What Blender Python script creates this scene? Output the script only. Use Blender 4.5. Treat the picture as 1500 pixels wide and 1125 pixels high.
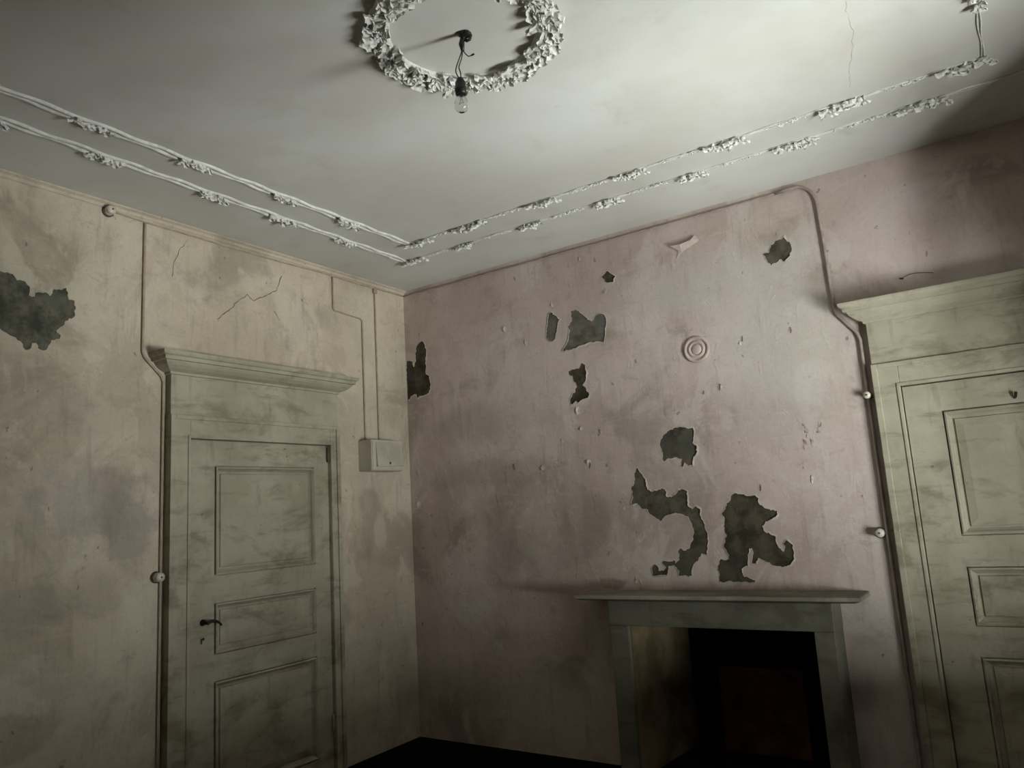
import bpy, bmesh, math, random
from mathutils import Vector, Matrix, noise
from mathutils.geometry import delaunay_2d_cdt
random.seed(11)
PI = math.pi
scene = bpy.context.scene
for o in list(bpy.data.objects):
    bpy.data.objects.remove(o)
col = scene.collection

# ------------------------------------------------------------------ camera
# room frame: corner of wall_left (x=0) and wall_back (y=0) at the origin, room at x>0, y<0, metres
CAM = Vector((3.7488, -4.2288, 1.4906))
YAW, PITCH, ROLL, FPX = 0.585433, 0.167525, -0.0624134, 1112.14
fw = Vector((-math.sin(YAW) * math.cos(PITCH), math.cos(YAW) * math.cos(PITCH), math.sin(PITCH)))
rt = Vector((math.cos(YAW), math.sin(YAW), 0))
up = rt.cross(fw)
r2 = rt * math.cos(ROLL) + up * math.sin(ROLL)
u2 = up * math.cos(ROLL) - rt * math.sin(ROLL)
cd = bpy.data.cameras.new('camera')
cd.sensor_width = 36.0
cd.lens = FPX / 1500 * 36.0
cd.clip_start = 0.02
cam = bpy.data.objects.new('camera', cd)
cam.matrix_world = Matrix(((r2.x, u2.x, -fw.x, CAM.x), (r2.y, u2.y, -fw.y, CAM.y), (r2.z, u2.z, -fw.z, CAM.z), (0, 0, 0, 1)))
col.objects.link(cam)
scene.camera = cam

# ------------------------------------------------------------------ light
world = bpy.data.worlds.new('world')
scene.world = world
world.use_nodes = True
bg = world.node_tree.nodes['Background']
bg.inputs[0].default_value = (0.62, 0.72, 0.80, 1)
bg.inputs[1].default_value = 0.10

# daylight thrown up from the sunlit street through the half-open window in the right wall
ld = bpy.data.lights.new('street_daylight', 'AREA')
ld.shape = 'RECTANGLE'
ld.size = 5.8
ld.size_y = 4.2
ld.energy = 4250
ld.color = (0.95, 1.0, 0.975)
lo = bpy.data.objects.new('street_daylight', ld)
lo.location = (8.0, -3.15, -1.15)
tgt = Vector((4.7, -3.15, -1.15))
lo.rotation_euler = (tgt - lo.location).to_track_quat('-Z', 'Y').to_euler()
col.objects.link(lo)

vs = scene.view_settings
vs.view_transform = 'Standard'
vs.look = 'None'
vs.gamma = 1
vs.use_curve_mapping = False
vs.exposure = 0.0

# room dimensions
H, XC, YD = 3.2, 4.57, -4.43
WIN_Y0, WIN_Y1, WIN_Z0, WIN_Z1 = -1.95, -1.02, 0.62, 2.60
WIN_MID, WIN_SPLIT = -1.50, 1.72          # the shut upper shutter covers WIN_MID..WIN_Y1 above WIN_SPLIT

# ------------------------------------------------------------------ traced outlines (metres on the wall planes)
PATCH_B = {
    'corner': [(0.004,2.656), (0.039,2.661), (0.069,2.646), (0.078,2.606), (0.099,2.658), (0.103,2.740), (0.126,2.771), (0.172,2.787), (0.196,2.752), (0.207,2.695), (0.192,2.615), (0.193,2.533), (0.227,2.514), (0.230,2.419), (0.211,2.388), (0.158,2.375), (0.104,2.366), (0.079,2.399), (0.043,2.390), (0.015,2.364), (0.001,2.369)],
    'slim': [(1.270,2.775), (1.302,2.777), (1.334,2.742), (1.360,2.718), (1.334,2.698), (1.326,2.645), (1.308,2.599), (1.283,2.585), (1.252,2.597), (1.235,2.624), (1.249,2.690)],
    'bat': [(1.436,2.758), (1.473,2.763), (1.504,2.732), (1.542,2.701), (1.581,2.663), (1.613,2.692), (1.647,2.700), (1.678,2.685), (1.686,2.636), (1.674,2.597), (1.672,2.556), (1.656,2.512), (1.611,2.526), (1.553,2.527), (1.486,2.518), (1.417,2.506), (1.351,2.502), (1.379,2.537), (1.403,2.575), (1.421,2.633), (1.403,2.663), (1.440,2.690)],
    'hour': [(1.385,2.367), (1.426,2.373), (1.460,2.373), (1.486,2.405), (1.514,2.389), (1.519,2.329), (1.505,2.284), (1.483,2.263), (1.507,2.236), (1.526,2.199), (1.515,2.174), (1.475,2.170), (1.440,2.152), (1.428,2.167), (1.386,2.141), (1.382,2.171), (1.402,2.210), (1.427,2.230), (1.439,2.264), (1.419,2.296), (1.413,2.333), (1.390,2.343)],
    'tiny': [(1.680,2.939), (1.723,2.965), (1.748,2.942), (1.777,2.917), (1.763,2.888), (1.723,2.885), (1.697,2.907)],
    'upper': [(2.691,2.837), (2.727,2.839), (2.740,2.879), (2.779,2.895), (2.799,2.896), (2.818,2.910), (2.827,2.885), (2.844,2.863), (2.849,2.824), (2.836,2.791), (2.803,2.764), (2.776,2.785), (2.754,2.769), (2.726,2.760), (2.711,2.790), (2.703,2.808)],
    'skull': [(1.973,1.852), (1.991,1.883), (2.022,1.906), (2.064,1.923), (2.115,1.923), (2.163,1.909), (2.182,1.910), (2.185,1.878), (2.169,1.826), (2.191,1.808), (2.196,1.771), (2.168,1.742), (2.159,1.691), (2.125,1.704), (2.110,1.716), (2.096,1.688), (2.080,1.697), (2.095,1.738), (2.052,1.751), (2.006,1.746), (1.987,1.732), (1.974,1.749), (1.981,1.786), (1.968,1.825)],
    'hook': [(1.810,1.712), (1.824,1.681), (1.841,1.663), (1.858,1.635), (1.864,1.575), (1.895,1.562), (1.931,1.571), (1.955,1.580), (1.976,1.562), (1.978,1.530), (2.011,1.523), (2.042,1.542), (2.055,1.562), (2.088,1.562), (2.111,1.548), (2.108,1.507), (2.106,1.465), (2.131,1.448), (2.155,1.463), (2.177,1.446), (2.171,1.411), (2.188,1.374), (2.190,1.338), (2.204,1.307), (2.199,1.247), (2.189,1.187), (2.159,1.198), (2.133,1.158), (2.104,1.138), (2.090,1.108), (2.089,1.073), (2.054,1.076), (2.004,1.073), (2.013,1.104), (1.983,1.135), (1.952,1.130), (1.945,1.104), (1.938,1.077), (1.893,1.079), (1.845,1.079), (1.845,1.121), (1.865,1.142), (1.886,1.129), (1.890,1.105), (1.918,1.105), (1.934,1.122), (1.913,1.146), (1.924,1.161), (1.957,1.156), (1.986,1.165), (1.995,1.145), (2.019,1.165), (2.019,1.216), (2.037,1.231), (2.052,1.215), (2.086,1.225), (2.112,1.270), (2.124,1.331), (2.112,1.372), (2.099,1.404), (2.073,1.417), (2.057,1.424), (2.007,1.427), (1.973,1.420), (1.942,1.401), (1.924,1.389), (1.892,1.414), (1.859,1.436), (1.844,1.464), (1.810,1.471), (1.789,1.499), (1.753,1.498), (1.762,1.528), (1.758,1.593), (1.781,1.624), (1.786,1.679)],
    'kneel': [(2.296,1.414), (2.322,1.438), (2.330,1.468), (2.353,1.482), (2.360,1.506), (2.393,1.521), (2.423,1.512), (2.452,1.501), (2.482,1.502), (2.512,1.487), (2.512,1.458), (2.538,1.431), (2.571,1.415), (2.604,1.413), (2.605,1.394), (2.565,1.367), (2.535,1.359), (2.514,1.335), (2.520,1.313), (2.547,1.300), (2.579,1.279), (2.578,1.251), (2.591,1.217), (2.612,1.197), (2.623,1.221), (2.612,1.240), (2.636,1.258), (2.655,1.239), (2.662,1.206), (2.664,1.158), (2.637,1.126), (2.608,1.120), (2.565,1.122), (2.529,1.142), (2.492,1.157), (2.473,1.167), (2.460,1.138), (2.435,1.138), (2.442,1.167), (2.451,1.191), (2.445,1.219), (2.429,1.216), (2.419,1.173), (2.414,1.124), (2.377,1.110), (2.387,1.066), (2.445,1.051), (2.439,1.039), (2.389,1.042), (2.239,1.042), (2.247,1.087), (2.238,1.106), (2.266,1.166), (2.301,1.160), (2.314,1.184), (2.289,1.239), (2.310,1.284), (2.301,1.344), (2.311,1.384)],
}
PATCH_A = {
    'tree': [(-2.792,2.690), (-2.759,2.718), (-2.733,2.719), (-2.689,2.719), (-2.670,2.693), (-2.634,2.696), (-2.614,2.674), (-2.617,2.632), (-2.590,2.633), (-2.577,2.656), (-2.544,2.663), (-2.524,2.646), (-2.506,2.687), (-2.472,2.689), (-2.448,2.705), (-2.436,2.648), (-2.411,2.648), (-2.402,2.617), (-2.413,2.562), (-2.447,2.539), (-2.461,2.511), (-2.489,2.485), (-2.469,2.462), (-2.473,2.445), (-2.511,2.434), (-2.524,2.396), (-2.542,2.378), (-2.566,2.385), (-2.576,2.409), (-2.594,2.406), (-2.598,2.380), (-2.620,2.370), (-2.632,2.395), (-2.644,2.408), (-2.685,2.427), (-2.716,2.442), (-2.739,2.458), (-2.774,2.486), (-2.803,2.559)],
}
FLAKES_B = [(0.918,2.740), (1.080,2.609), (1.300,1.927), (1.452,1.987), (1.586,1.960), (0.922,1.790), (1.149,1.770), (0.091,1.787), (0.669,1.838), (1.436,2.105), (1.485,1.771), (1.699,2.842), (1.306,2.828), (2.376,2.118), (2.521,2.379), (2.267,2.112), (2.786,2.377), (2.878,1.852), (2.811,1.829), (2.808,1.790), (2.792,1.753), (2.832,1.754), (2.526,1.540), (2.808,1.578), (1.579,1.955), (1.702,1.472), (1.734,1.054), (1.763,1.048), (1.188,0.749), (1.137,1.547), (0.767,1.605), (0.075,1.585), (1.773,1.031), (1.538,3.086), (1.984,2.956)]
BIG_FLAKE_B = [(2.164,3.011), (2.196,2.983), (2.206,2.969), (2.185,2.929), (2.223,2.965), (2.336,3.010), (2.317,3.044), (2.292,3.016), (2.227,3.004)]
FLAKES_A = [(-2.216,2.706), (-2.174,2.605), (-0.860,2.728), (-0.495,3.035), (-0.490,2.641), (-0.546,2.369)]
CRACK_A1 = [(-1.151,3.061), (-1.189,2.962), (-1.293,2.896), (-1.359,2.861), (-1.408,2.885), (-1.466,2.840), (-1.536,2.763), (-1.614,2.695)]
CRACK_A2 = [(-1.805,3.124), (-1.858,3.045), (-1.890,2.970), (-1.897,2.889)]
CRACK_A3 = [(-1.206,2.826), (-1.165,2.767)]
CRACK_C = [(3.455, -1.507), (3.444, -1.421), (3.444, -1.293), (3.414, -1.152), (3.383, -1.026), (3.352, -0.868)]

# ------------------------------------------------------------------ helpers
class MB:
    def __init__(s):
        s.v, s.f = [], []
    def add(s, vs_, fs_):
        n = len(s.v)
        s.v += [tuple(p) for p in vs_]
        s.f += [tuple(i + n for i in f) for f in fs_]
        return s
    def box(s, x0, x1, y0, y1, z0, z1, bev=0.0):
        if bev <= 0:
            vs_ = [(x, y, z) for x in (x0, x1) for y in (y0, y1) for z in (z0, z1)]
            return s.add(vs_, [(0, 1, 3, 2), (4, 6, 7, 5), (0, 4, 5, 1), (2, 3, 7, 6), (0, 2, 6, 4), (1, 5, 7, 3)])
        bm = bmesh.new()
        bmesh.ops.create_cube(bm, size=1)
        for v in bm.verts:
            v.co = Vector(((x0 + x1) / 2 + v.co.x * (x1 - x0), (y0 + y1) / 2 + v.co.y * (y1 - y0), (z0 + z1) / 2 + v.co.z * (z1 - z0)))
        bmesh.ops.bevel(bm, geom=bm.edges[:], offset=bev, segments=2, affect='EDGES', profile=0.5)
        bm.verts.index_update()
        s.add([v.co[:] for v in bm.verts], [[v.index for v in f.verts] for f in bm.faces])
        bm.free()
        return s
    def tube(s, pts, r, n=8, cap=True):
        pts = [Vector(p) for p in pts]
        rs = r if isinstance(r, (list, tuple)) else [r] * len(pts)
        rings, prev = [], None
        for i, p in enumerate(pts):
            t = (pts[min(i + 1, len(pts) - 1)] - pts[max(i - 1, 0)]).normalized()
            if prev is None:
                a = Vector((0, 0, 1)) if abs(t.z) < 0.9 else Vector((1, 0, 0))
                nx = t.cross(a).normalized()
            else:
                nx = (prev - t * prev.dot(t)).normalized()
            prev = nx
            ny = t.cross(nx)
            rings.append([p + (nx * math.cos(2 * PI * k / n) + ny * math.sin(2 * PI * k / n)) * rs[i] for k in range(n)])
        vs_ = [q for ring in rings for q in ring]
        fs_ = [(i * n + k, i * n + (k + 1) % n, (i + 1) * n + (k + 1) % n, (i + 1) * n + k) for i in range(len(pts) - 1) for k in range(n)]
        if cap:
            fs_ += [tuple(range(n))[::-1], tuple((len(pts) - 1) * n + k for k in range(n))]
        return s.add(vs_, fs_)
    def lathe(s, prof, n=24, M=None):
        # prof: (radius, height) pairs about local z
        M = M or Matrix()
        vs_, fs_ = [], []
        for r, h in prof:
            for k in range(n):
                vs_.append((M @ Vector((r * math.cos(2 * PI * k / n), r * math.sin(2 * PI * k / n), h)))[:])
        for i in range(len(prof) - 1):
            for k in range(n):
                fs_.append((i * n + k, i * n + (k + 1) % n, (i + 1) * n + (k + 1) % n, (i + 1) * n + k))
        fs_ += [tuple(range(n))[::-1], tuple((len(prof) - 1) * n + k for k in range(n))]
        return s.add(vs_, fs_)
    def sweep3(s, u0, u1, d, prof):
        """moulding round three sides of a block on a wall: block spans u0..u1 and stands d off the wall (wall at y=0, out = -y);
        prof = (overhang, z) from bottom to top; mitred corners and closed top and bottom"""
        vs_, fs_, n = [], [], len(prof)
        for o, z in prof:
            vs_ += [(u0 - o, 0, z), (u0 - o, -d - o, z), (u1 + o, -d - o, z), (u1 + o, 0, z)]
        for i in range(n - 1):
            for k in range(3):
                fs_.append((i * 4 + k, i * 4 + k + 1, (i + 1) * 4 + k + 1, (i + 1) * 4 + k))
            fs_.append((i * 4 + 3, i * 4, (i + 1) * 4, (i + 1) * 4 + 3))
        fs_ += [(3, 2, 1, 0), tuple((n - 1) * 4 + k for k in range(4))]
        return s.add(vs_, fs_)
    def build(s, name, mat, parent=None, smooth=False, off=None, bevel=0):
        m = bpy.data.meshes.new(name)
        o = off if off is not None else Vector((0, 0, 0))
        m.from_pydata([(a - o[0], b - o[1], c - o[2]) for a, b, c in s.v], [], s.f)
        bm = bmesh.new(); bm.from_mesh(m)
        bmesh.ops.recalc_face_normals(bm, faces=bm.faces)
        bm.to_mesh(m); bm.free()
        m.materials.append(mat)
        if smooth:
            for p in m.polygons:
                p.use_smooth = True
        ob = bpy.data.objects.new(name, m)
        col.objects.link(ob)
        if parent is not None:
            ob.parent = parent
        if bevel:
            md = ob.modifiers.new('soft_edges', 'BEVEL')
            md.width = bevel; md.segments = 2; md.limit_method = 'ANGLE'
        return ob

def tag(o, label=None, cat=None, group=None, kind=None):
    if label: o['label'] = label
    if cat: o['category'] = cat
    if group: o['group'] = group
    if kind: o['kind'] = kind
    return o

def empty(name, loc=(0, 0, 0), rz=0.0):
    o = bpy.data.objects.new(name, None)
    o.empty_display_size = 0.1
    o.location = loc
    o.rotation_euler = (0, 0, rz)
    col.objects.link(o)
    return o

def inst(src, parent, M):
    o = bpy.data.objects.new(src.name.split('.')[0], src.data)
    col.objects.link(o)
    o.parent = parent
    o.matrix_local = M
    return o

# ------------------------------------------------------------------ materials
class NT:
    def __init__(s, name, rough=0.8, spec=0.25):
        s.m = bpy.data.materials.new(name)
        s.m.use_nodes = True
        s.t = s.m.node_tree
        s.b = s.t.nodes['Principled BSDF']
        s.b.inputs['Roughness'].default_value = rough
        s.b.inputs['Specular IOR Level'].default_value = spec
        s.co = s.t.nodes.new('ShaderNodeTexCoord').outputs['Object']
    def link(s, a, b):
        s.t.links.new(a, b)
    def mapping(s, scale=(1, 1, 1), loc=(0, 0, 0), src=None):
        n = s.t.nodes.new('ShaderNodeMapping')
        n.inputs['Scale'].default_value = scale
        n.inputs['Location'].default_value = loc
        s.link(src or s.co, n.inputs['Vector'])
        return n.outputs[0]
    def noise(s, scale, detail=4, rough=0.55, vec=None, dist=0.0):
        n = s.t.nodes.new('ShaderNodeTexNoise')
        n.inputs['Scale'].default_value = scale
        n.inputs['Detail'].default_value = detail
        n.inputs['Roughness'].default_value = rough
        n.inputs['Distortion'].default_value = dist
        s.link(vec or s.co, n.inputs['Vector'])
        return n.outputs['Fac']
    def ramp(s, fac, a, b, va=0.0, vb=1.0, smooth=True):
        n = s.t.nodes.new('ShaderNodeMapRange')
        n.interpolation_type = 'SMOOTHSTEP' if smooth else 'LINEAR'
        n.inputs['From Min'].default_value = a
        n.inputs['From Max'].default_value = b
        n.inputs['To Min'].default_value = va
        n.inputs['To Max'].default_value = vb
        s.link(fac, n.inputs['Value'])
        return n.outputs[0]
    def math(s, op, a, b=None):
        n = s.t.nodes.new('ShaderNodeMath'); n.operation = op
        for i, x in enumerate((a, b)):
            if x is None: continue
            if isinstance(x, (int, float)): n.inputs[i].default_value = x
            else: s.link(x, n.inputs[i])
        return n.outputs[0]
    def mix(s, fac, a, b, mode='MIX'):
        n = s.t.nodes.new('ShaderNodeMix'); n.data_type = 'RGBA'; n.blend_type = mode
        for sock, x in ((n.inputs[0], fac), (n.inputs[6], a), (n.inputs[7], b)):
            if isinstance(x, (int, float)): sock.default_value = x
            elif isinstance(x, tuple): sock.default_value = x if len(x) == 4 else (*x, 1)
            else: s.link(x, sock)
        return n.outputs[2]
    def blob(s, c, r, soft, warp):
        """soft patch: 1 inside the ellipse c,r (metres), ragged by the warp noise"""
        sub = s.t.nodes.new('ShaderNodeVectorMath'); sub.operation = 'SUBTRACT'
        s.link(s.co, sub.inputs[0]); sub.inputs[1].default_value = c
        mul = s.t.nodes.new('ShaderNodeVectorMath'); mul.operation = 'MULTIPLY'
        s.link(sub.outputs[0], mul.inputs[0]); mul.inputs[1].default_value = tuple(1.0 / q for q in r)
        ln = s.t.nodes.new('ShaderNodeVectorMath'); ln.operation = 'LENGTH'
        s.link(mul.outputs[0], ln.inputs[0])
        d = s.math('ADD', ln.outputs['Value'], warp)
        return s.ramp(d, 1.0 + soft, 1.0 - soft, 0, 1)
    def bump(s, h, strength=0.3, dist=0.01, prev=None):
        n = s.t.nodes.new('ShaderNodeBump')
        n.inputs['Strength'].default_value = strength
        n.inputs['Distance'].default_value = dist
        s.link(h, n.inputs['Height'])
        if prev is not None: s.link(prev, n.inputs['Normal'])
        return n.outputs[0]
    def out(s, colr, normal=None):
        if isinstance(colr, tuple): s.b.inputs['Base Color'].default_value = (*colr, 1)
        else: s.link(colr, s.b.inputs['Base Color'])
        if normal is not None: s.link(normal, s.b.inputs['Normal'])
        return s.m

def wall_material(name, c_lo, c_hi, c_bare, c_grime, patches):
    n = NT(name, 0.78, 0.22)
    big = n.noise(1.1, 5, 0.6)
    c = n.mix(n.ramp(big, 0.38, 0.62), c_lo, c_hi)
    # blotches of damp and old dirt
    damp = n.noise(1.9, 7, 0.62, n.mapping((1, 1, 1.1), (4.3, 7.7, 2.4)), 0.5)
    c = n.mix(n.ramp(damp, 0.50, 0.68, 0, 0.62), c, c_grime)
    # rubbed, patchy limewash
    patch = n.noise(2.6, 8, 0.62, n.mapping((1, 1, 0.8), (3.1, 1.7, 0.4)), 0.7)
    c = n.mix(n.ramp(patch, 0.52, 0.60, 0, 0.55), c, c_bare)
    # brush and run marks
    run = n.noise(5.0, 6, 0.65, n.mapping((3.4, 3.4, 0.5)))
    c = n.mix(n.ramp(run, 0.52, 0.74, 0, 0.50), c, c_grime)
    brush = n.noise(5.0, 6, 0.65, n.mapping((0.8, 0.8, 4.2), (2, 8, 3)))
    c = n.mix(n.ramp(brush, 0.54, 0.74, 0, 0.34), c, c_bare)
    grime = n.noise(8.5, 8, 0.72, n.mapping((1, 1, 1.3), (9, 2, 5)), 0.6)
    c = n.mix(n.ramp(grime, 0.54, 0.72, 0, 0.50), c, c_grime)
    warp = n.ramp(n.noise(5.5, 6, 0.65), 0.25, 0.75, -0.55, 0.55, False)
    for cen, rad, colr, amt, soft in patches:
        b = n.math('MULTIPLY', n.blob(cen, rad, soft, warp), amt)
        c = n.mix(b, c, colr)
    fine = n.noise(55, 4, 0.7)
    c = n.mix(0.05, c, n.mix(n.ramp(fine, 0.3, 0.7), (0.1, 0.09, 0.08), (1, 1, 1)), 'OVERLAY')
    # specks and pits
    speck = n.noise(24, 3, 0.5, n.mapping((1, 1, 0.7)))
    c = n.mix(n.ramp(speck, 0.69, 0.74, 0, 0.6), c, (0.13, 0.10, 0.08))
    nb = n.bump(n.noise(2.6, 5, 0.5), 0.30, 0.05)
    nb = n.bump(run, 0.22, 0.014, nb)
    nb = n.bump(patch, 0.25, 0.02, nb)
    nb = n.bump(n.ramp(n.noise(11, 5, 0.6, n.mapping((1.6, 1.6, 0.7), (6, 1, 3)), 1.0), 0.60, 0.66), 0.30, 0.006, nb)
    nb = n.bump(fine, 0.04, 0.004, nb)
    return n.out(c, nb)

G = lambda *a: a
mauve = (0.235, 0.19, 0.175)
dusty = (0.30, 0.25, 0.21)
palep = (0.60, 0.53, 0.46)
STAINS_LIGHT_A = [((0, -2.30, 1.66), (1, 0.26, 0.20), mauve, 0.42, 0.35), ((0, -2.12, 1.52), (1, 0.13, 0.22), mauve, 0.45, 0.3),
       ((0, -2.50, 1.72), (1, 0.2, 0.12), palep, 0.25, 0.4), ((0, -2.26, 1.23), (1, 0.10, 0.12), dusty, 0.35, 0.4),
       ((0, -2.62, 1.21), (1, 0.14, 0.12), dusty, 0.4, 0.4), ((0, -2.30, 2.10), (1, 0.22, 0.12), dusty, 0.28, 0.5),
       ((0, -2.58, 0.67), (1, 0.17, 0.10), dusty, 0.5, 0.2), ((0, -0.42, 1.60), (1, 0.10, 0.13), dusty, 0.55, 0.3),
       ((0, -0.45, 1.38), (1, 0.07, 0.10), dusty, 0.35, 0.2), ((0, -0.33, 1.40), (1, 0.06, 0.12), palep, 0.4, 0.2),
       ((0, -0.45, 2.75), (1, 0.22, 0.5), (0.62, 0.55, 0.42), 0.55, 0.5)]  # last entry paints the lit, warm beige near the upper corner into the colour
STB = [((0.55, 0, 2.12), (0.34, 1, 0.12), (0.36, 0.31, 0.24), 0.45, 0.5), ((1.0, 0, 2.20), (0.2, 1, 0.3), palep, 0.22, 0.5),
       ((0.80, 0, 1.32), (0.15, 1, 0.25), dusty, 0.35, 0.35), ((1.08, 0, 1.38), (0.17, 1, 0.2), palep, 0.28, 0.25),
       ((1.44, 0, 1.42), (0.16, 1, 0.18), dusty, 0.42, 0.22), ((0.70, 0, 1.76), (0.5, 1, 0.10), dusty, 0.4, 0.45),
       ((1.36, 0, 1.60), (0.05, 1, 0.4), palep, 0.25, 0.4), ((2.75, 0, 2.3), (0.35, 1, 0.45), (0.60, 0.56, 0.50), 0.5, 0.5),
       ((2.35, 0, 2.75), (0.6, 1, 0.15), (0.55, 0.52, 0.48), 0.4, 0.5), ((3.3, 0, 2.85), (0.2, 1, 0.3), (0.56, 0.46, 0.46), 0.4, 0.4),
       ((0.5, 0, 2.9), (0.25, 1, 0.3), (0.52, 0.40, 0.37), 0.5, 0.5), ((1.55, 0, 1.03), (0.15, 1, 0.03), (0.14, 0.11, 0.08), 0.5, 0.4)]
M_WALL_A = wall_material('limewash_beige', (0.455, 0.385, 0.298), (0.575, 0.50, 0.392), (0.635, 0.565, 0.455), (0.29, 0.245, 0.188), STAINS_LIGHT_A)
M_WALL_B = wall_material('limewash_pink', (0.46, 0.37, 0.325), (0.57, 0.475, 0.43), (0.63, 0.555, 0.505), (0.30, 0.245, 0.205), STB)

def plaster_material(name, dark, light, tint):
    n = NT(name, 0.9, 0.15)
    a = n.noise(9, 6, 0.65)
    c = n.mix(n.ramp(a, 0.36, 0.64), dark, light)
    c = n.mix(n.ramp(n.noise(4.2, 3, 0.5, n.mapping((1, 1, 1), (5, 3, 1))), 0.5, 0.68, 0, 0.7), c, tint)
    c = n.mix(n.ramp(n.noise(22, 4, 0.7, n.mapping((2.5, 2.5, 0.7))), 0.56, 0.7, 0, 0.5), c, dark)
    nb = n.bump(a, 0.5, 0.012)
    nb = n.bump(n.noise(70, 3, 0.6), 0.3, 0.004, nb)
    return n.out(c, nb)
M_BARE = plaster_material('bare_plaster_dark', (0.040, 0.033, 0.022), (0.098, 0.083, 0.058), (0.066, 0.068, 0.052))
M_BARE_G = plaster_material('bare_plaster_green', (0.095, 0.090, 0.070), (0.180, 0.168, 0.135), (0.115, 0.130, 0.115))
M_BARE_O = plaster_material('bare_plaster_olive', (0.050, 0.043, 0.030), (0.125, 0.110, 0.080), (0.080, 0.084, 0.066))
M_BARE_M = plaster_material('bare_plaster_mould', (0.052, 0.055, 0.040), (0.150, 0.140, 0.104), (0.070, 0.083, 0.066))

def ceiling_material():
    n = NT('ceiling_limewash', 0.82, 0.2)
    c = n.mix(n.ramp(n.noise(0.9, 4, 0.55), 0.35, 0.68), (0.57, 0.55, 0.50), (0.67, 0.667, 0.63))
    c = n.mix(n.ramp(n.noise(4.5, 6, 0.6, None, 0.5), 0.55, 0.75, 0, 0.35), c, (0.48, 0.455, 0.39))
    nb = n.bump(n.noise(2.0, 4, 0.5), 0.22, 0.03)
    nb = n.bump(n.noise(38, 4, 0.65), 0.12, 0.004, nb)
    return n.out(c, nb)
M_CEIL = ceiling_material()

def stucco_material():
    n = NT('stucco_white', 0.8, 0.2)
    c = n.mix(n.ramp(n.noise(20, 5, 0.6), 0.35, 0.65), (0.56, 0.55, 0.50), (0.74, 0.735, 0.69))
    return n.out(c, n.bump(n.noise(60, 3, 0.6), 0.3, 0.004))
M_STUCCO = stucco_material()

def door_paint(name, lo, hi, dirt):
    n = NT(name, 0.6, 0.3)
    c = n.mix(n.ramp(n.noise(1.9, 6, 0.65), 0.38, 0.62), lo, hi)
    blot = n.noise(3.0, 8, 0.68, n.mapping((0.8, 1, 1.4), (1.5, 4, 2.2)), 0.4)
    c = n.mix(n.ramp(blot, 0.48, 0.66, 0, 0.66), c, dirt)
    streak = n.noise(7, 7, 0.7, n.mapping((0.55, 1, 2.6)), 0.2)
    c = n.mix(n.ramp(streak, 0.52, 0.70, 0, 0.52), c, dirt)
    drip = n.noise(8, 6, 0.65, n.mapping((2.6, 2.6, 0.5), (2, 0, 4)))
    c = n.mix(n.ramp(drip, 0.54, 0.76, 0, 0.45), c, dirt)
    chip = n.noise(20, 4, 0.6)
    c = n.mix(n.ramp(chip, 0.68, 0.73, 0, 0.7), c, (0.11, 0.085, 0.05))
    nb = n.bump(blot, 0.16, 0.02)
    nb = n.bump(n.noise(45, 4, 0.6, n.mapping((1, 1, 0.3))), 0.10, 0.003, nb)
    return n.out(c, nb)
M_DOOR = door_paint('door_paint_sage', (0.335, 0.302, 0.222), (0.42, 0.386, 0.297), (0.155, 0.132, 0.084))
M_CASING = door_paint('casing_paint_sage', (0.350, 0.318, 0.234), (0.44, 0.405, 0.309), (0.168, 0.142, 0.090))
M_MANTEL = door_paint('mantel_paint_green_grey', (0.140, 0.138, 0.104), (0.20, 0.195, 0.150), (0.085, 0.077, 0.052))
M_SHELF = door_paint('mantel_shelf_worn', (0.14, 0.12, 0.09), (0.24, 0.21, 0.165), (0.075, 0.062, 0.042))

M_NOSING = door_paint('mantel_edge_pale', (0.27, 0.245, 0.195), (0.36, 0.335, 0.275), (0.15, 0.13, 0.095))  # paler tone for the strips along the shelf edge

def simple(name, a, b, rough=0.6, spec=0.3, scale=14, metal=0.0, bump=0.15):
    n = NT(name, rough, spec)
    n.b.inputs['Metallic'].default_value = metal
    f = n.noise(scale, 5, 0.6)
    return n.out(n.mix(n.ramp(f, 0.35, 0.65), a, b), n.bump(f, bump, 0.004))
M_CABLE_A = simple('cable_painted_beige', (0.36, 0.29, 0.215), (0.46, 0.38, 0.29))
M_CABLE_B = simple('conduit_painted_pink', (0.30, 0.24, 0.215), (0.42, 0.34, 0.305))
M_PORC = simple('porcelain_aged', (0.50, 0.46, 0.38), (0.66, 0.61, 0.52), 0.3, 0.5)
M_KNOBBASE = simple('knob_base_wood', (0.07, 0.05, 0.03), (0.13, 0.095, 0.06))
M_IRON = simple('dark_iron', (0.012, 0.011, 0.010), (0.035, 0.03, 0.026), 0.5, 0.4, 30, 0.4)
M_BAKE = simple('black_bakelite', (0.010, 0.010, 0.009), (0.022, 0.020, 0.018), 0.4, 0.4)
M_WIRE = simple('old_wire', (0.05, 0.042, 0.032), (0.10, 0.085, 0.065), 0.7)
M_BOXM = simple('fuse_box_enamel', (0.46, 0.42, 0.34), (0.54, 0.49, 0.40), 0.5, 0.35, 8)
M_BOXS = simple('fuse_box_cover', (0.40, 0.365, 0.29), (0.50, 0.46, 0.375), 0.5, 0.35, 9)
M_CRACK = simple('wall_crack_brown', (0.16, 0.125, 0.095), (0.24, 0.19, 0.15), 0.9, 0.1)  # plain darker brown for the wall cracks
M_CRACK_C = simple('ceiling_crack_grey', (0.34, 0.33, 0.29), (0.44, 0.43, 0.39), 0.9, 0.1)  # plain grey for the ceiling crack
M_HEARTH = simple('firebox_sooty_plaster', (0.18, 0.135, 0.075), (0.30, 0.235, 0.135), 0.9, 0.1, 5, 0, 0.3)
M_SOOT = simple('firebox_soot', (0.006, 0.005, 0.005), (0.016, 0.013, 0.011), 0.95, 0.05, 6, 0, 0.3)
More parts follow.
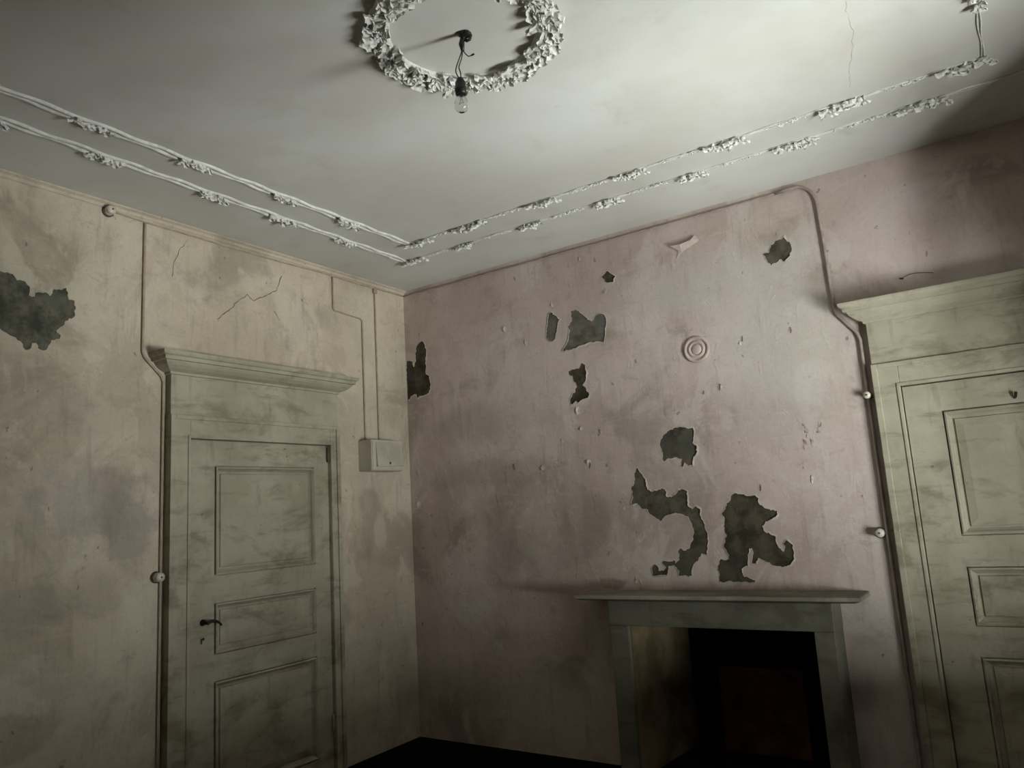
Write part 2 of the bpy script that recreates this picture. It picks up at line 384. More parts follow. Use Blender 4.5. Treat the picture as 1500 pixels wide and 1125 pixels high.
M_RUST = simple('rusty_fireback', (0.10, 0.042, 0.022), (0.19, 0.085, 0.045), 0.85, 0.15, 9, 0, 0.3)
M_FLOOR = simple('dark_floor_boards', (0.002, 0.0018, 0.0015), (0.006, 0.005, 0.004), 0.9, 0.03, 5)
M_PLAIN = simple('plain_limewash', (0.58, 0.51, 0.45), (0.66, 0.59, 0.52), 0.8, 0.2, 2)
M_WOOD = simple('window_paint', (0.42, 0.41, 0.33), (0.52, 0.51, 0.42), 0.6)

def glass_material():
    m = bpy.data.materials.new('bulb_glass')
    m.use_nodes = True
    b = m.node_tree.nodes['Principled BSDF']
    b.inputs['Base Color'].default_value = (0.93, 0.95, 0.92, 1)
    b.inputs['Roughness'].default_value = 0.04
    b.inputs['IOR'].default_value = 1.45
    b.inputs['Transmission Weight'].default_value = 1.0
    return m
M_GLASS = glass_material()

# ------------------------------------------------------------------ shell
def rough_outline(pts, seed, step=0.009, amp=0.010):
    """subdivide a traced outline and give it the crumbly edge of broken paint"""
    out, n = [], len(pts)
    for i in range(n):
        a, b = Vector(pts[i]), Vector(pts[(i + 1) % n])
        k = max(1, int((b - a).length / step))
        nrm = Vector((-(b - a).y, (b - a).x)).normalized()
        for j in range(k):
            p = a.lerp(b, j / k)
            if j:
                p = p + nrm * (noise.noise(Vector((p.x * 55, p.y * 55, seed))) * amp)
            out.append((p.x, p.y))
    return out

def inside(p, poly):
    x, y = p; c = False; n = len(poly)
    for i in range(n):
        x1, y1 = poly[i]; x2, y2 = poly[(i + 1) % n]
        if (y1 > y) != (y2 > y) and x < (x2 - x1) * (y - y1) / (y2 - y1) + x1:
            c = not c
    return c

def cdt(loops):
    vs_, es = [], []
    for lp in loops:
        n0 = len(vs_)
        vs_ += [Vector(p) for p in lp]
        es += [(n0 + i, n0 + (i + 1) % len(lp)) for i in range(len(lp))]
    r = delaunay_2d_cdt(vs_, es, [], 0, 1e-6)
    return [tuple(v) for v in r[0]], [tuple(f) for f in r[2]]

PAINT = 0.005
def painted_wall(name, mat, outline, holes, to3d, back):
    """coat of paint with real holes where it has come off; a slab behind it"""
    vs2, fs = cdt([outline] + holes)
    keep = []
    for f in fs:
        c = (sum(vs2[i][0] for i in f) / len(f), sum(vs2[i][1] for i in f) / len(f))
        if inside(c, outline) and not any(inside(c, h) for h in holes):
            keep.append(f)
    mb = MB()
    mb.add([to3d(u, z, 0) for u, z in vs2], keep)
    for lp in [outline] + holes:
        n = len(lp)
        mb.add([to3d(u, z, 0) for u, z in lp] + [to3d(u, z, PAINT * 1.3) for u, z in lp],
               [(i, (i + 1) % n, n + (i + 1) % n, n + i) for i in range(n)])
    back(mb)
    o = mb.build(name, mat)
    tag(o, kind='structure')
    return o

def patch(parent, outline, to3d, mat, seed, label):
    vs2, fs = cdt([outline])
    fs = [f for f in fs if inside((sum(vs2[i][0] for i in f) / 3, sum(vs2[i][1] for i in f) / 3), outline)]
    n = len(vs2)
    mb = MB()
    d = PAINT * 0.75
    mb.add([to3d(u, z, d) for u, z in vs2] + [to3d(u, z, d + 0.004) for u, z in vs2], fs + [tuple(i + n for i in f[::-1]) for f in fs])
    m = len(outline)
    mb.add([to3d(u, z, d) for u, z in outline] + [to3d(u, z, d + 0.004) for u, z in outline], [(i, (i + 1) % m, m + (i + 1) % m, m + i) for i in range(m)])
    o = mb.build('bare_plaster_patch', mat, parent)
    o['label'] = label
    return o

A3 = lambda u, z, d: (-d, u, z)      # wall_left: u = world y, depth into the wall = -x
B3 = lambda u, z, d: (u, d, z)       # wall_back: u = world x, depth into the wall = +y

hB = {k: rough_outline(v, i * 3.7) for i, (k, v) in enumerate(PATCH_B.items())}
hA = {k: rough_outline(v, 40 + i, 0.010, 0.012) for i, (k, v) in enumerate(PATCH_A.items())}

FX0, FX1, FZ = 1.70, 2.82, 0.88          # hole in the back wall for the firebox
def backB(mb):
    mb.box(-0.2, FX0, PAINT * 1.3, 0.2, 0, H)
    mb.box(FX1, XC + 0.2, PAINT * 1.3, 0.2, 0, H)
    mb.box(FX0, FX1, PAINT * 1.3, 0.2, FZ, H)
wall_B = painted_wall('wall_back', M_WALL_B, [(0, 0), (FX0, 0), (FX0, FZ), (FX1, FZ), (FX1, 0), (XC, 0), (XC, H), (0, H)], list(hB.values()), B3, backB)
wall_A = painted_wall('wall_left', M_WALL_A, [(YD, 0), (0, 0), (0, H), (YD, H)], list(hA.values()), A3,
                      lambda mb: mb.box(-0.2, -PAINT * 1.3, YD - 0.2, 0.2, 0, H))
tag(wall_A, 'beige limewashed wall with mauve damp stains and a panelled door')
tag(wall_B, 'pink limewashed wall with flaking paint above the fireplace')

LB = {'corner': 'tall dark bare patch beside the room corner', 'slim': 'narrow upright grey-green bare patch', 'bat': 'wide grey-green bare patch with two raised ears',
      'hour': 'hourglass-shaped dark bare patch', 'tiny': 'smallest bare patch near the ceiling', 'upper': 'rounded grey bare patch beside the conduit',
      'skull': 'rounded bare patch with a ragged foot', 'hook': 'long hook-shaped bare patch over the mantel', 'kneel': 'largest dark bare patch directly above the mantel shelf'}
MBP = {'corner': M_BARE, 'slim': M_BARE_G, 'bat': M_BARE_G, 'hour': M_BARE, 'tiny': M_BARE_O, 'upper': M_BARE_O, 'skull': M_BARE_O, 'hook': M_BARE_O, 'kneel': M_BARE}
for i, (k, v) in enumerate(hB.items()):
    patch(wall_B, v, B3, MBP[k], i, LB[k])
for k, v in hA.items():
    patch(wall_A, v, A3, M_BARE_M, 60, 'dark green mouldy patch at the left edge')

# curled rim of loose paint round every hole
def rim(parent, loop, to3d, mat, seed, width=0.010, lift=0.006):
    n = len(loop)
    area = sum(loop[i][0] * loop[(i + 1) % n][1] - loop[(i + 1) % n][0] * loop[i][1] for i in range(n))
    sg = 1 if area > 0 else -1
    ou, inn, lo_ = [], [], []
    for i in range(n):
        a, p, b_ = Vector(loop[i - 1]), Vector(loop[i]), Vector(loop[(i + 1) % n])
        t = (b_ - a).normalized()
        nv = Vector((t.y, -t.x)) * sg
        k = 0.5 + 0.5 * noise.noise(Vector((p.x * 14, p.y * 14, seed)))
        k = max(0.0, k * 1.7 - 0.55)
        q = p + nv * width * (0.5 + 0.8 * k)
        ou.append(to3d(q.x, q.y, 0.0003))
        e = p - nv * 0.002 * k
        inn.append(to3d(e.x, e.y, -lift * k - 0.0004))
        lo_.append(to3d(p.x, p.y, PAINT * 0.7))
    fs_ = []
    for i in range(n):
        j = (i + 1) % n
        fs_ += [(i, j, n + j, n + i), (n + i, n + j, 2 * n + j, 2 * n + i)]
    return MB().add(ou + inn + lo_, fs_).build('lifted_paint_rim', mat, parent)
M_RIM = simple('loose_limewash', (0.44, 0.375, 0.325), (0.56, 0.49, 0.43), 0.8, 0.2, 18)
for i, lp in enumerate(hB.values()):
    rim(wall_B, lp, B3, M_RIM, i * 2.3)

# lifted flakes of paint
def flake(parent, u, z, to3d, mat, size, rnd):
    n = rnd.randint(5, 7)
    a0 = rnd.uniform(0, 6.28)
    ang = rnd.uniform(0, 6.28)
    pts = []
    for k in range(n):
        a = a0 + 2 * PI * k / n
        r = size * rnd.uniform(0.55, 1.0)
        du, dz = r * math.cos(a) * 0.6, r * math.sin(a) * 1.1
        lift = 0.001 + max(0, math.cos(a - ang)) * size * 0.38
        pts.append((u + du, z + dz, -lift))
    mb = MB()
    top = [to3d(*p) for p in pts]
    bot = [to3d(p[0], p[1], p[2] + 0.0015) for p in pts]
    mb.add(top + bot + [to3d(u, z, -size * 0.12), to3d(u, z, -size * 0.12 + 0.0015)],
           [(i, (i + 1) % n, 2 * n) for i in range(n)] + [((i + 1) % n + n, i + n, 2 * n + 1) for i in range(n)] + [(i, i + n, (i + 1) % n + n, (i + 1) % n) for i in range(n)])
    return mb.build('paint_flake', mat, parent)
rnd = random.Random(5)
for (u, z) in FLAKES_B:
    for q in range(rnd.choice((1, 1, 2))):
        flake(wall_B, u + rnd.uniform(-0.02, 0.02) * q, z + rnd.uniform(-0.03, 0.03) * q, B3, M_WALL_B, rnd.uniform(0.012, 0.028), rnd)
for (u, z) in FLAKES_A:
    flake(wall_A, u, z, A3, M_WALL_A, rnd.uniform(0.008, 0.016), rnd)
# the large curled flake under the ceiling
mb = MB()
n = len(BIG_FLAKE_B)
lift = [0.03, 0.012, 0.004, 0.002, 0.002, 0.004, 0.012, 0.028, 0.034]
mb.add([B3(u, z, -l) for (u, z), l in zip(BIG_FLAKE_B, lift)] + [B3(u, z, -l + 0.002) for (u, z), l in zip(BIG_FLAKE_B, lift)],
       [(0, 1, 8), (1, 2, 8), (2, 4, 8), (2, 3, 4), (4, 5, 8), (5, 6, 7), (5, 7, 8)] + [(1 + n, n, 8 + n), (2 + n, 1 + n, 8 + n), (4 + n, 2 + n, 8 + n), (3 + n, 2 + n, 4 + n), (5 + n, 4 + n, 8 + n), (6 + n, 5 + n, 7 + n), (7 + n, 5 + n, 8 + n)] +
       [(i, (i + 1) % n, n + (i + 1) % n, n + i) for i in range(n)])
tag(mb.build('paint_flake', M_WALL_B, wall_B), 'largest curled flake of paint just below the ceiling')

def crack(parent, pts, to3d, r=0.0022, seed=1, mat=None):
    rr = random.Random(seed)
    out = []
    for i in range(len(pts) - 1):
        a, b = Vector(pts[i]), Vector(pts[i + 1])
        k = max(2, int((b - a).length / 0.02))
        for j in range(k):
            p = a.lerp(b, j / k)
            out.append((p.x + rr.uniform(-.004, .004), p.y + rr.uniform(-.004, .004)))
    out.append(pts[-1])
    return MB().tube([to3d(u, z, 0.001) for u, z in out], [r * rr.uniform(0.5, 1.2) for _ in out], 5).build('crack', mat or M_CRACK, parent)
crack(wall_A, CRACK_A1, A3, 0.0038, 2)
crack(wall_A, CRACK_A2, A3, 0.0026, 3)
crack(wall_A, CRACK_A3, A3, 0.0026, 4)

# ceiling, floor, the two walls behind the camera
cl = MB().box(-0.2, XC + 0.35, YD - 0.2, 0.2, H, H + 0.2).build('ceiling', M_CEIL)
tag(cl, kind='structure')
crack(cl, CRACK_C, lambda u, z, d: (u, z, H + 0.0006), 0.0015, 5, M_CRACK_C)
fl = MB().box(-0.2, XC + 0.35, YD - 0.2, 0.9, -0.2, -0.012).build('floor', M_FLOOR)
tag(fl, kind='structure')
bw = 0.16
k = 0
x = 0.0
boards = []
while x < XC - 0.01:
    x1 = min(x + bw - 0.004, XC)
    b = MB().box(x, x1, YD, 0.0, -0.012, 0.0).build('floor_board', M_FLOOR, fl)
    x += bw
wc = MB()
T = 0.30
wc.box(XC, XC + T, YD, WIN_Y0, 0, H)
wc.box(XC, XC + T, WIN_Y1, 0.0, 0, H)
wc.box(XC, XC + T, WIN_Y0, WIN_Y1, 0, WIN_Z0)
wc.box(XC, XC + T, WIN_Y0, WIN_Y1, WIN_Z1, H)
tag(wc.build('wall_right', M_PLAIN), kind='structure')
tag(MB().box(-0.2, XC + T, YD - 0.2, YD, 0, H).build('wall_front', M_PLAIN), kind='structure')

# window in the right wall: frame and mullion; one upper inner shutter is shut, put in unseen to keep the upper right dark; the rest stands open
win = empty('window_1', (XC, (WIN_Y0 + WIN_Y1) / 2, WIN_Z0))
tag(win, kind='structure')
off = win.location
f = MB()
y0, y1, z0, z1 = WIN_Y0, WIN_Y1, WIN_Z0, WIN_Z1
f.box(XC + 0.10, XC + 0.16, y0, y0 + 0.05, z0, z1)
f.box(XC + 0.10, XC + 0.16, y1 - 0.05, y1, z0, z1)
f.box(XC + 0.10, XC + 0.16, y0 + 0.05, y1 - 0.05, z0, z0 + 0.05)
f.box(XC + 0.10, XC + 0.16, y0 + 0.05, y1 - 0.05, z1 - 0.05, z1)
f.build('window_frame', M_WOOD, win, off=off)
MB().box(XC - 0.04, XC + 0.10, y0 - 0.04, y1 + 0.04, z0 - 0.03, z0, 0.006).build('window_sill', M_WOOD, win, off=off)
ym, zm = WIN_MID, WIN_SPLIT
MB().box(XC + 0.10, XC + 0.16, ym - 0.02, ym + 0.02, z0 + 0.05, z1 - 0.05).build('mullion', M_WOOD, win, off=off)
sh = MB().box(XC + 0.06, XC + 0.095, ym, y1 - 0.005, zm, z1 - 0.005).build('unseen_shutter', M_WOOD, win, off=off)
MB().box(XC + 0.048, XC + 0.06, ym + 0.09, y1 - 0.09, zm + 0.10, z1 - 0.10, 0.004).build('panel', M_WOOD, sh, off=off)

# narrow coved bead where the ceiling meets each wall
def bead(name, a, b, axis, s):
    prof = [(0, 0), (0.004, -0.030), (0.010, -0.026), (0.016, -0.014), (0.030, -0.006), (0.034, 0)]
    mb = MB(); n = len(prof)
    vs_ = []
    for e in (a, b):
        for o, z in prof:
            vs_.append((o, e, H + z) if axis == 'A' else (e, -o, H + z))
    mb.add(vs_, [(i, (i + 1) % n, n + (i + 1) % n, n + i) for i in range(n)] + [tuple(range(n)), tuple(range(n, 2 * n))[::-1]])
    return tag(mb.build(name, M_CEIL if axis == 'B' else M_WALL_A, smooth=False), kind='structure')
bead('trim_1', YD, 0.0, 'A', 1)

# ------------------------------------------------------------------ ceiling stucco
def leaf_mesh(name, L, w, curl, lobes):
    nu, nv = 9, 5
    vs_, fs_ = [], []
    for i in range(nu):
        t = i / (nu - 1)
        hw = w * (math.sin(PI * min(1, t * 0.92 + 0.06)) ** 0.75) * (1 + 0.28 * math.sin(t * lobes * 2 * PI))
        for j in range(nv):
            q = (j - 2) / 2
            zc = 0.35 * w + curl * (math.sin(t * 2.4)) + (abs(q) ** 1.3) * w * 0.55 - (0.25 * w if j in (1, 3) else 0)
            if i == 0: zc = 0
            vs_.append((t * L - 0.05 * L, q * hw, zc))
    for i in range(nu - 1):
        for j in range(nv - 1):
            a = i * nv + j
            fs_.append((a, a + 1, a + nv + 1, a + nv))
    n = len(vs_)
    rim = [j for j in range(nv)] + [i * nv + nv - 1 for i in range(1, nu)] + [(nu - 1) * nv + j for j in range(nv - 2, -1, -1)] + [i * nv for i in range(nu - 2, 0, -1)]
    vs2 = vs_ + [(x, y, z - 0.30 * w - 0.003) for x, y, z in vs_]
    fs2 = fs_ + [tuple(k + n for k in f[::-1]) for f in fs_]
    m = len(rim)
    fs2 += [(rim[i], rim[i] + n, rim[(i + 1) % m] + n, rim[(i + 1) % m]) for i in range(m)]
    return vs2, fs2

def flower_mesh(r, petals, depth):
    mb = MB()
    for k in range(petals):
        a = 2 * PI * k / petals
        v, f_ = leaf_mesh('p', r * 1.05, r * 0.50, depth * 0.55, 0)
        R = Matrix.Rotation(a, 3, 'Z')
        mb.add([(R @ Vector(p))[:] for p in v], f_)
    mb.lathe([(r * 0.30, 0), (r * 0.34, depth * 0.5), (r * 0.26, depth * 0.95), (r * 0.10, depth * 0.75), (0.001, depth * 0.7)], 10)
    return mb

DOWN = Matrix.Rotation(PI, 4, 'X')
def on_ceiling(x, y, ang, tilt=0.0, roll=0.0, s=1.0, z=0.0):
    return Matrix.Translation((x, y, z)) @ Matrix.Rotation(ang, 4, 'Z') @ DOWN @ Matrix.Rotation(-tilt, 4, 'Y') @ Matrix.Rotation(roll, 4, 'X') @ Matrix.Scale(s, 4)

RX, RY, RR = 2.297, -2.215, 0.303
rose = empty('ceiling_rose', (RX, RY, H))
tag(rose, 'round white stucco wreath of leaves and flowers on the ceiling', 'ceiling rose')
ring = MB()
nr, npf = 72, 9
vs_, fs_ = [], []
for i in range(nr):
    a = 2 * PI * i / nr
    for j in range(npf):
        b = PI * j / (npf - 1)
        rr = RR + 0.040 * math.cos(b) + 0.004 * noise.noise(Vector((math.cos(a) * 4, math.sin(a) * 4, j)))
        dd = 0.016 * math.sin(b) * (1 + 0.35 * noise.noise(Vector((math.cos(a) * 9, math.sin(a) * 9, j * 0.7))))
        vs_.append((rr * math.cos(a), rr * math.sin(a), -dd))
for i in range(nr):
    for j in range(npf - 1):
        fs_.append((i * npf + j, i * npf + j + 1, ((i + 1) % nr) * npf + j + 1, ((i + 1) % nr) * npf + j))
ring.add(vs_, fs_)
ring.build('wreath_band', M_STUCCO, rose, True)
rw = random.Random(3)
proto_leaf = []
for (L, w, cu, lb) in ((0.075, 0.017, 0.012, 2.5), (0.058, 0.015, 0.014, 2.0), (0.066, 0.019, 0.009, 3.0)):
    v, f_ = leaf_mesh('leaf', L, w, cu, lb)
    o = MB().add(v, f_).build('leaf', M_STUCCO, rose)
    o.matrix_local = on_ceiling(RR * math.cos(len(proto_leaf) * 2.1), RR * math.sin(len(proto_leaf) * 2.1), len(proto_leaf) * 2.1 + 1.2, 0.15)
    proto_leaf.append(o)
N = 60
for i in range(N):
    a = 2 * PI * i / N
    for side in (1, -1):
        aa = a + rw.uniform(-0.04, 0.04)
        r0 = RR + side * rw.uniform(0.0, 0.030)
        dirn = aa + PI / 2 + (-side) * rw.uniform(0.25, 1.0)
        if side < 0 and rw.random() < 0.25: dirn += PI
        inst(rw.choice(proto_leaf), rose, on_ceiling(r0 * math.cos(aa), r0 * math.sin(aa), dirn, rw.uniform(-0.12, 0.20), rw.uniform(-0.5, 0.5), rw.uniform(0.75, 1.15), -0.008))
fp = flower_mesh(0.031, 5, 0.020).build('flower', M_STUCCO, rose)
fp.matrix_local = on_ceiling(RR, 0, 0, 0.2, 0, 1.0, -0.016)
for i in range(1, 26):
    a = 2 * PI * i / 26 + rw.uniform(-0.08, 0.08)
    r0 = RR + rw.uniform(-0.022, 0.022)
    inst(fp, rose, on_ceiling(r0 * math.cos(a), r0 * math.sin(a), rw.uniform(0, 6), rw.uniform(-0.4, 0.4), rw.uniform(-0.4, 0.4), rw.uniform(0.75, 1.15), -0.012))

# leafy swags on the two rectangular ribbon mouldings
def cluster_mesh(seed):
    rc = random.Random(seed)
    mb = MB()
    for i in range(15):
        t = rc.uniform(-0.085, 0.085)
        v, f_ = leaf_mesh('l', rc.uniform(0.035, 0.06), rc.uniform(0.010, 0.015), rc.uniform(0.006, 0.016), 2)
        M = Matrix.Translation((t, rc.uniform(-0.012, 0.012), -0.004)) @ Matrix.Rotation(rc.choice((0, PI)) + rc.uniform(-0.9, 0.9), 4, 'Z') @ DOWN @ Matrix.Rotation(-rc.uniform(0, 0.5), 4, 'Y')
        mb.add([(M @ Vector(p))[:] for p in v], f_)
    for i in range(5):
        t = -0.07 + i * 0.035 + rc.uniform(-0.01, 0.01)
        r = rc.uniform(0.010, 0.016)
        M = Matrix.Translation((t, rc.uniform(-0.01, 0.01), -0.010)) @ DOWN
        mb.lathe([(r, 0), (r, r * 0.5), (r * 0.75, r), (r * 0.35, r * 1.15), (0.001, r * 1.0)], 9, M)
    return mb
def ceiling_frame(name, x0, x1, y0, y1, cxs, cys, seed, label):
    fr = empty(name, ((x0 + x1) / 2, (y0 + y1) / 2, H))
    tag(fr, label, kind='structure')
    O = Vector(fr.location)
    protos = [cluster_mesh(seed + q).build('leaf_cluster', M_STUCCO, fr) for q in range(3)]
    spots = []
    for cx in cxs:
        spots += [(cx, y1, 0.0, 1.0), (cx, y0, PI, 1.0)]
    for cy in cys:
        spots += [(x0, cy, PI / 2, 0.92), (x1, cy, -PI / 2, 0.9)]
    rr = random.Random(seed)
    for i, (x, y, a, ks) in enumerate(spots):
        M = Matrix.Translation((x - O.x, y - O.y, 0)) @ Matrix.Rotation(a + rr.choice((0, PI)), 4, 'Z') @ Matrix.Scale(ks * rr.uniform(0.9, 1.12), 4)
        if i < 3: protos[i].matrix_local = M
        else: inst(rr.choice(protos), fr, M)
    # smaller sprigs between the clusters along the back wall
    sp = sorted(cxs)
    for a_, b_ in zip(sp[:-1], sp[1:]):
        for t_ in (0.38, 0.52, 0.64):
            M = Matrix.Translation((a_ + (b_ - a_) * t_ - O.x, y1 - O.y + rr.uniform(-0.004, 0.004), 0.004)) @ Matrix.Rotation(rr.choice((0, PI)), 4, 'Z') @ Matrix.Scale(rr.uniform(0.34, 0.48), 4)
            o = inst(rr.choice(protos), fr, M)
            o.name = 'leaf_sprig'
    def rail(p, q, k=1.0):
        p, q = Vector(p), Vector(q)
        d = (q - p).normalized(); nrm = Vector((-d.y, d.x))
        n = int((q - p).length / 0.02)
        mb = MB()
        for s, ph in ((1, 0.0), (-1, 1.3)):
            pts, rs = [], []
            for i in range(n + 1):
                t = i / n
                L = t * (q - p).length
                w = 0.0105 + 0.0045 * math.sin(L * 2 * PI / 0.25 + ph)
                c = p.lerp(q, t) + nrm * (s * w * k + 0.003 * noise.noise(Vector((L * 5, seed, s))))
                pts.append((c.x - O.x, c.y - O.y, -0.003 - 0.002 * noise.noise(Vector((L * 9, s * 3, seed)))))
                rs.append(0.0072 * k * (1 + 0.22 * noise.noise(Vector((L * 12, seed + s, 2)))))
            mb.tube(pts, rs, 7)
        mb.build('ribbon_moulding', M_STUCCO, fr, True)
    rail((x0, y0), (x0, y1), 1.3); rail((x0, y1), (x1, y1), 0.62); rail((x1, y1), (x1, y0), 0.35); rail((x1, y0), (x0, y0))
    return fr
ceiling_frame('trim_2', 0.730, 3.840, -3.68, -0.750, [0.80, 1.209, 1.717, 2.273, 2.778, 3.307, 3.769], [-1.255, -1.725, -2.235, -2.728, -3.22], 21,
              'inner rectangle of white stucco ribbon with leaf clusters on ceiling')
ceiling_frame('trim_3', 0.495, 4.075, -3.925, -0.508, [0.56, 0.976, 1.475, 1.993, 2.493, 3.036, 3.592], [-1.05, -1.547, -1.981, -2.523, -3.03, -3.5], 31,
              'outer rectangle of white stucco ribbon with leaf clusters on ceiling')

# ------------------------------------------------------------------ hanging bulb
pl = empty('pendant_light_bulb', (RX, RY, H))
tag(pl, 'bare light bulb hanging on frayed wires inside the stucco wreath', 'light bulb')
hk = MB()
hk.lathe([(0.018, 0), (0.018, 0.010), (0.010, 0.016), (0.008, 0.03), (0.001, 0.031)], 12, DOWN)
hk.tube([(0, 0, -0.02), (0.012, 0.004, -0.035), (0.022, 0.008, -0.032), (0.028, 0.008, -0.018), (0.022, 0.006, -0.008)], 0.006, 8)
hk.build('ceiling_hook', M_IRON, pl, True)
MB().box(0.004, 0.030, -0.010, 0.012, -0.022, -0.004, 0.003).build('terminal_block', M_BAKE, pl)
tp = MB().tube([(-0.002, -0.002, -0.02), (-0.006, -0.004, -0.045), (-0.004, -0.002, -0.072)], [0.008, 0.011, 0.006], 8)
tp.build('insulating_tape', M_BAKE, pl, True)
SX, SY = -0.018, -0.008
def curve(pts, k=6):
    out = []
    P = [Vector(p) for p in pts]
    for i in range(len(P) - 1):
        a, b, c, d = P[max(i - 1, 0)], P[i], P[i + 1], P[min(i + 2, len(P) - 1)]
        for j in range(k):
            t = j / k
            out.append(0.5 * ((2 * b) + (c - a) * t + (2 * a - 5 * b + 4 * c - d) * t * t + (3 * b - a - 3 * c + d) * t ** 3))
    out.append(P[-1])
    return out
w = MB()
w.tube(curve([(-0.004, -0.002, -0.06), (-0.014, -0.006, -0.09), (-0.027, -0.012, -0.125), (-0.030, -0.014, -0.15), (SX - 0.002, SY, -0.178)]), 0.0022, 6)
w.build('wire', M_WIRE, pl, True)
w = MB().tube(curve([(-0.004, -0.002, -0.068), (-0.010, -0.004, -0.10), (-0.020, -0.008, -0.13), (-0.016, -0.006, -0.155), (SX + 0.003, SY, -0.178)]), 0.0022, 6)
w.build('wire', M_WIRE, pl, True)
w = MB().tube(curve([(-0.004, -0.002, -0.066), (0.004, 0.002, -0.083), (0.014, 0.006, -0.095), (0.024, 0.010, -0.094), (0.034, 0.014, -0.090)]), [0.0018] * 18 + [0.0034] * 7, 6)
w.build('loose_wire_end', M_BAKE, pl, True)
MB().lathe([(0.004, -0.172), (0.011, -0.176), (0.014, -0.184), (0.0185, -0.192), (0.0195, -0.214), (0.0215, -0.216), (0.0215, -0.226), (0.0195, -0.229), (0.0195, -0.238), (0.016, -0.239)], 20,
           Matrix.Translation((SX, SY, 0))).build('lamp_socket', M_BAKE, pl, True)
bp = [(0.0125, -0.236), (0.0145, -0.246), (0.021, -0.258), (0.0265, -0.272), (0.0280, -0.285), (0.0262, -0.298), (0.0205, -0.309), (0.012, -0.3155), (0.001, -0.3175)]
bp = [(r * 0.93, -0.236 + (z + 0.236) * 0.86) for r, z in bp]
inner = [(max(r - 0.0012, 0.0005), z + (0.0012 if z < -0.28 else 0)) for r, z in bp[::-1]]
bl = MB().lathe(bp + inner, 24, Matrix.Translation((SX, SY, 0))).build('glass_bulb', M_GLASS, pl, True)
fi = MB().tube([(SX - 0.003, SY, -0.24), (SX - 0.004, SY, -0.262), (SX - 0.010, SY, -0.274), (SX, SY, -0.270), (SX + 0.010, SY, -0.274), (SX + 0.004, SY, -0.262), (SX + 0.003, SY, -0.24)], 0.0009, 5)
fi.build('filament', M_WIRE, bl)

# ------------------------------------------------------------------ doors (built facing -y, u along x)
def make_door(name, loc, rz, label, d=0.05):
    D = empty(name, loc, rz)
    tag(D, label, kind='structure')
    W, L0, L1 = 1.19, 0.120, 1.112
    def jamb(u0, u1, inner_right):
        mb = MB().box(u0, u1, -d, 0, 0, 2.115)
        s = 1 if inner_right else -1
        e = u1 if inner_right else u0
        # raised outer fillet and a bead along the opening
        o = u0 if inner_right else u1
        mb.box(min(o, o + s * 0.028), max(o, o + s * 0.028), -d - 0.010, -d, 0, 2.115)
        mb.box(min(e, e - s * 0.016), max(e, e - s * 0.016), -d - 0.006, -d, 0, 1.995)
        return mb.build('jamb', M_CASING, D, bevel=0.003)
    jamb(0, L0, True)
    jamb(L1, W, False)
    hd = MB().box(L0, L1, -d, 0, 1.992, 2.115)
    hd.box(0.028, W - 0.028, -d - 0.010, -d, 2.092, 2.115)
    hd.box(L0 - 0.016, L1 + 0.016, -d - 0.006, -d, 1.992, 2.008)
    hd.build('head_casing', M_CASING, D, bevel=0.003)
    MB().box(0.004, W - 0.004, -d + 0.004, 0, 2.115, 2.345).build('frieze', M_CASING, D, bevel=0.003)
    cp = [(0.0, 2.330), (0.010, 2.332), (0.012, 2.344), (0.022, 2.348), (0.040, 2.356), (0.060, 2.372), (0.070, 2.386), (0.072, 2.392), (0.086, 2.394), (0.088, 2.412), (0.098, 2.418), (0.104, 2.428), (0.105, 2.438)]
    MB().sweep3(0.004, W - 0.004, d - 0.004, cp).build('cornice', M_CASING, D)
    # leaf: stiles, rails and raised panels, set back behind the casing
    lf = empty('leaf', (0, 0, 0)); lf.parent = D
    f0, f1 = -0.028, -0.002
    ul, ur = 0.282, 0.990
    rows = [(0.118, 0.708), (0.842, 1.112), (1.252, 1.848)]
    MB().box(L0 + 0.005, ul, f0, f1, 0.012, 1.986).build('stile', M_DOOR, lf)
    MB().box(ur, L1 - 0.003, f0, f1, 0.012, 1.986).build('stile', M_DOOR, lf)
    zs = [0.012] + [q for r in rows for q in r] + [1.986]
    for i in range(0, len(zs), 2):
        MB().box(ul, ur, f0, f1, zs[i], zs[i + 1]).build('rail', M_DOOR, lf)
    for (a, b) in rows:
        # sunk moulding running round, then the raised field
        prof = [(0.0, f0 + 0.002), (0.001, f0 + 0.013), (0.006, f0 + 0.013), (0.007, f0 - 0.006), (0.014, f0 - 0.009), (0.020, f0 - 0.002), (0.024, f0 + 0.008), (0.034, f0 + 0.018), (0.042, f0 + 0.019), (0.046, f0 + 0.010), (0.080, f0 + 0.003)]
        vs_, fs_ = [], []
        for o, y in prof:
            vs_ += [(ul + o, y, a + o), (ur - o, y, a + o), (ur - o, y, b - o), (ul + o, y, b - o)]
        for i in range(len(prof) - 1):
            for k2 in range(4):
                fs_.append((i * 4 + k2, i * 4 + (k2 + 1) % 4, (i + 1) * 4 + (k2 + 1) % 4, (i + 1) * 4 + k2))
        fs_.append(tuple((len(prof) - 1) * 4 + k2 for k2 in range(4)))
        n0 = len(vs_)
        vs_ += [(ul, f1, a), (ur, f1, a), (ur, f1, b), (ul, f1, b)]
        fs_ += [(k2, (k2 + 1) % 4, n0 + (k2 + 1) % 4, n0 + k2) for k2 in range(4)] + [(n0, n0 + 1, n0 + 2, n0 + 3)]
        MB().add(vs_, fs_).build('panel', M_DOOR, lf)
    return D, lf
door_A, leaf_A = make_door('door_1', (0, -1.927, 0), PI / 2, 'sage green three-panel door with cornice on the beige wall')
door_B, leaf_B = make_door('door_2', (3.165, 0, 0), 0, 'sage green three-panel door with cornice beside the fireplace')
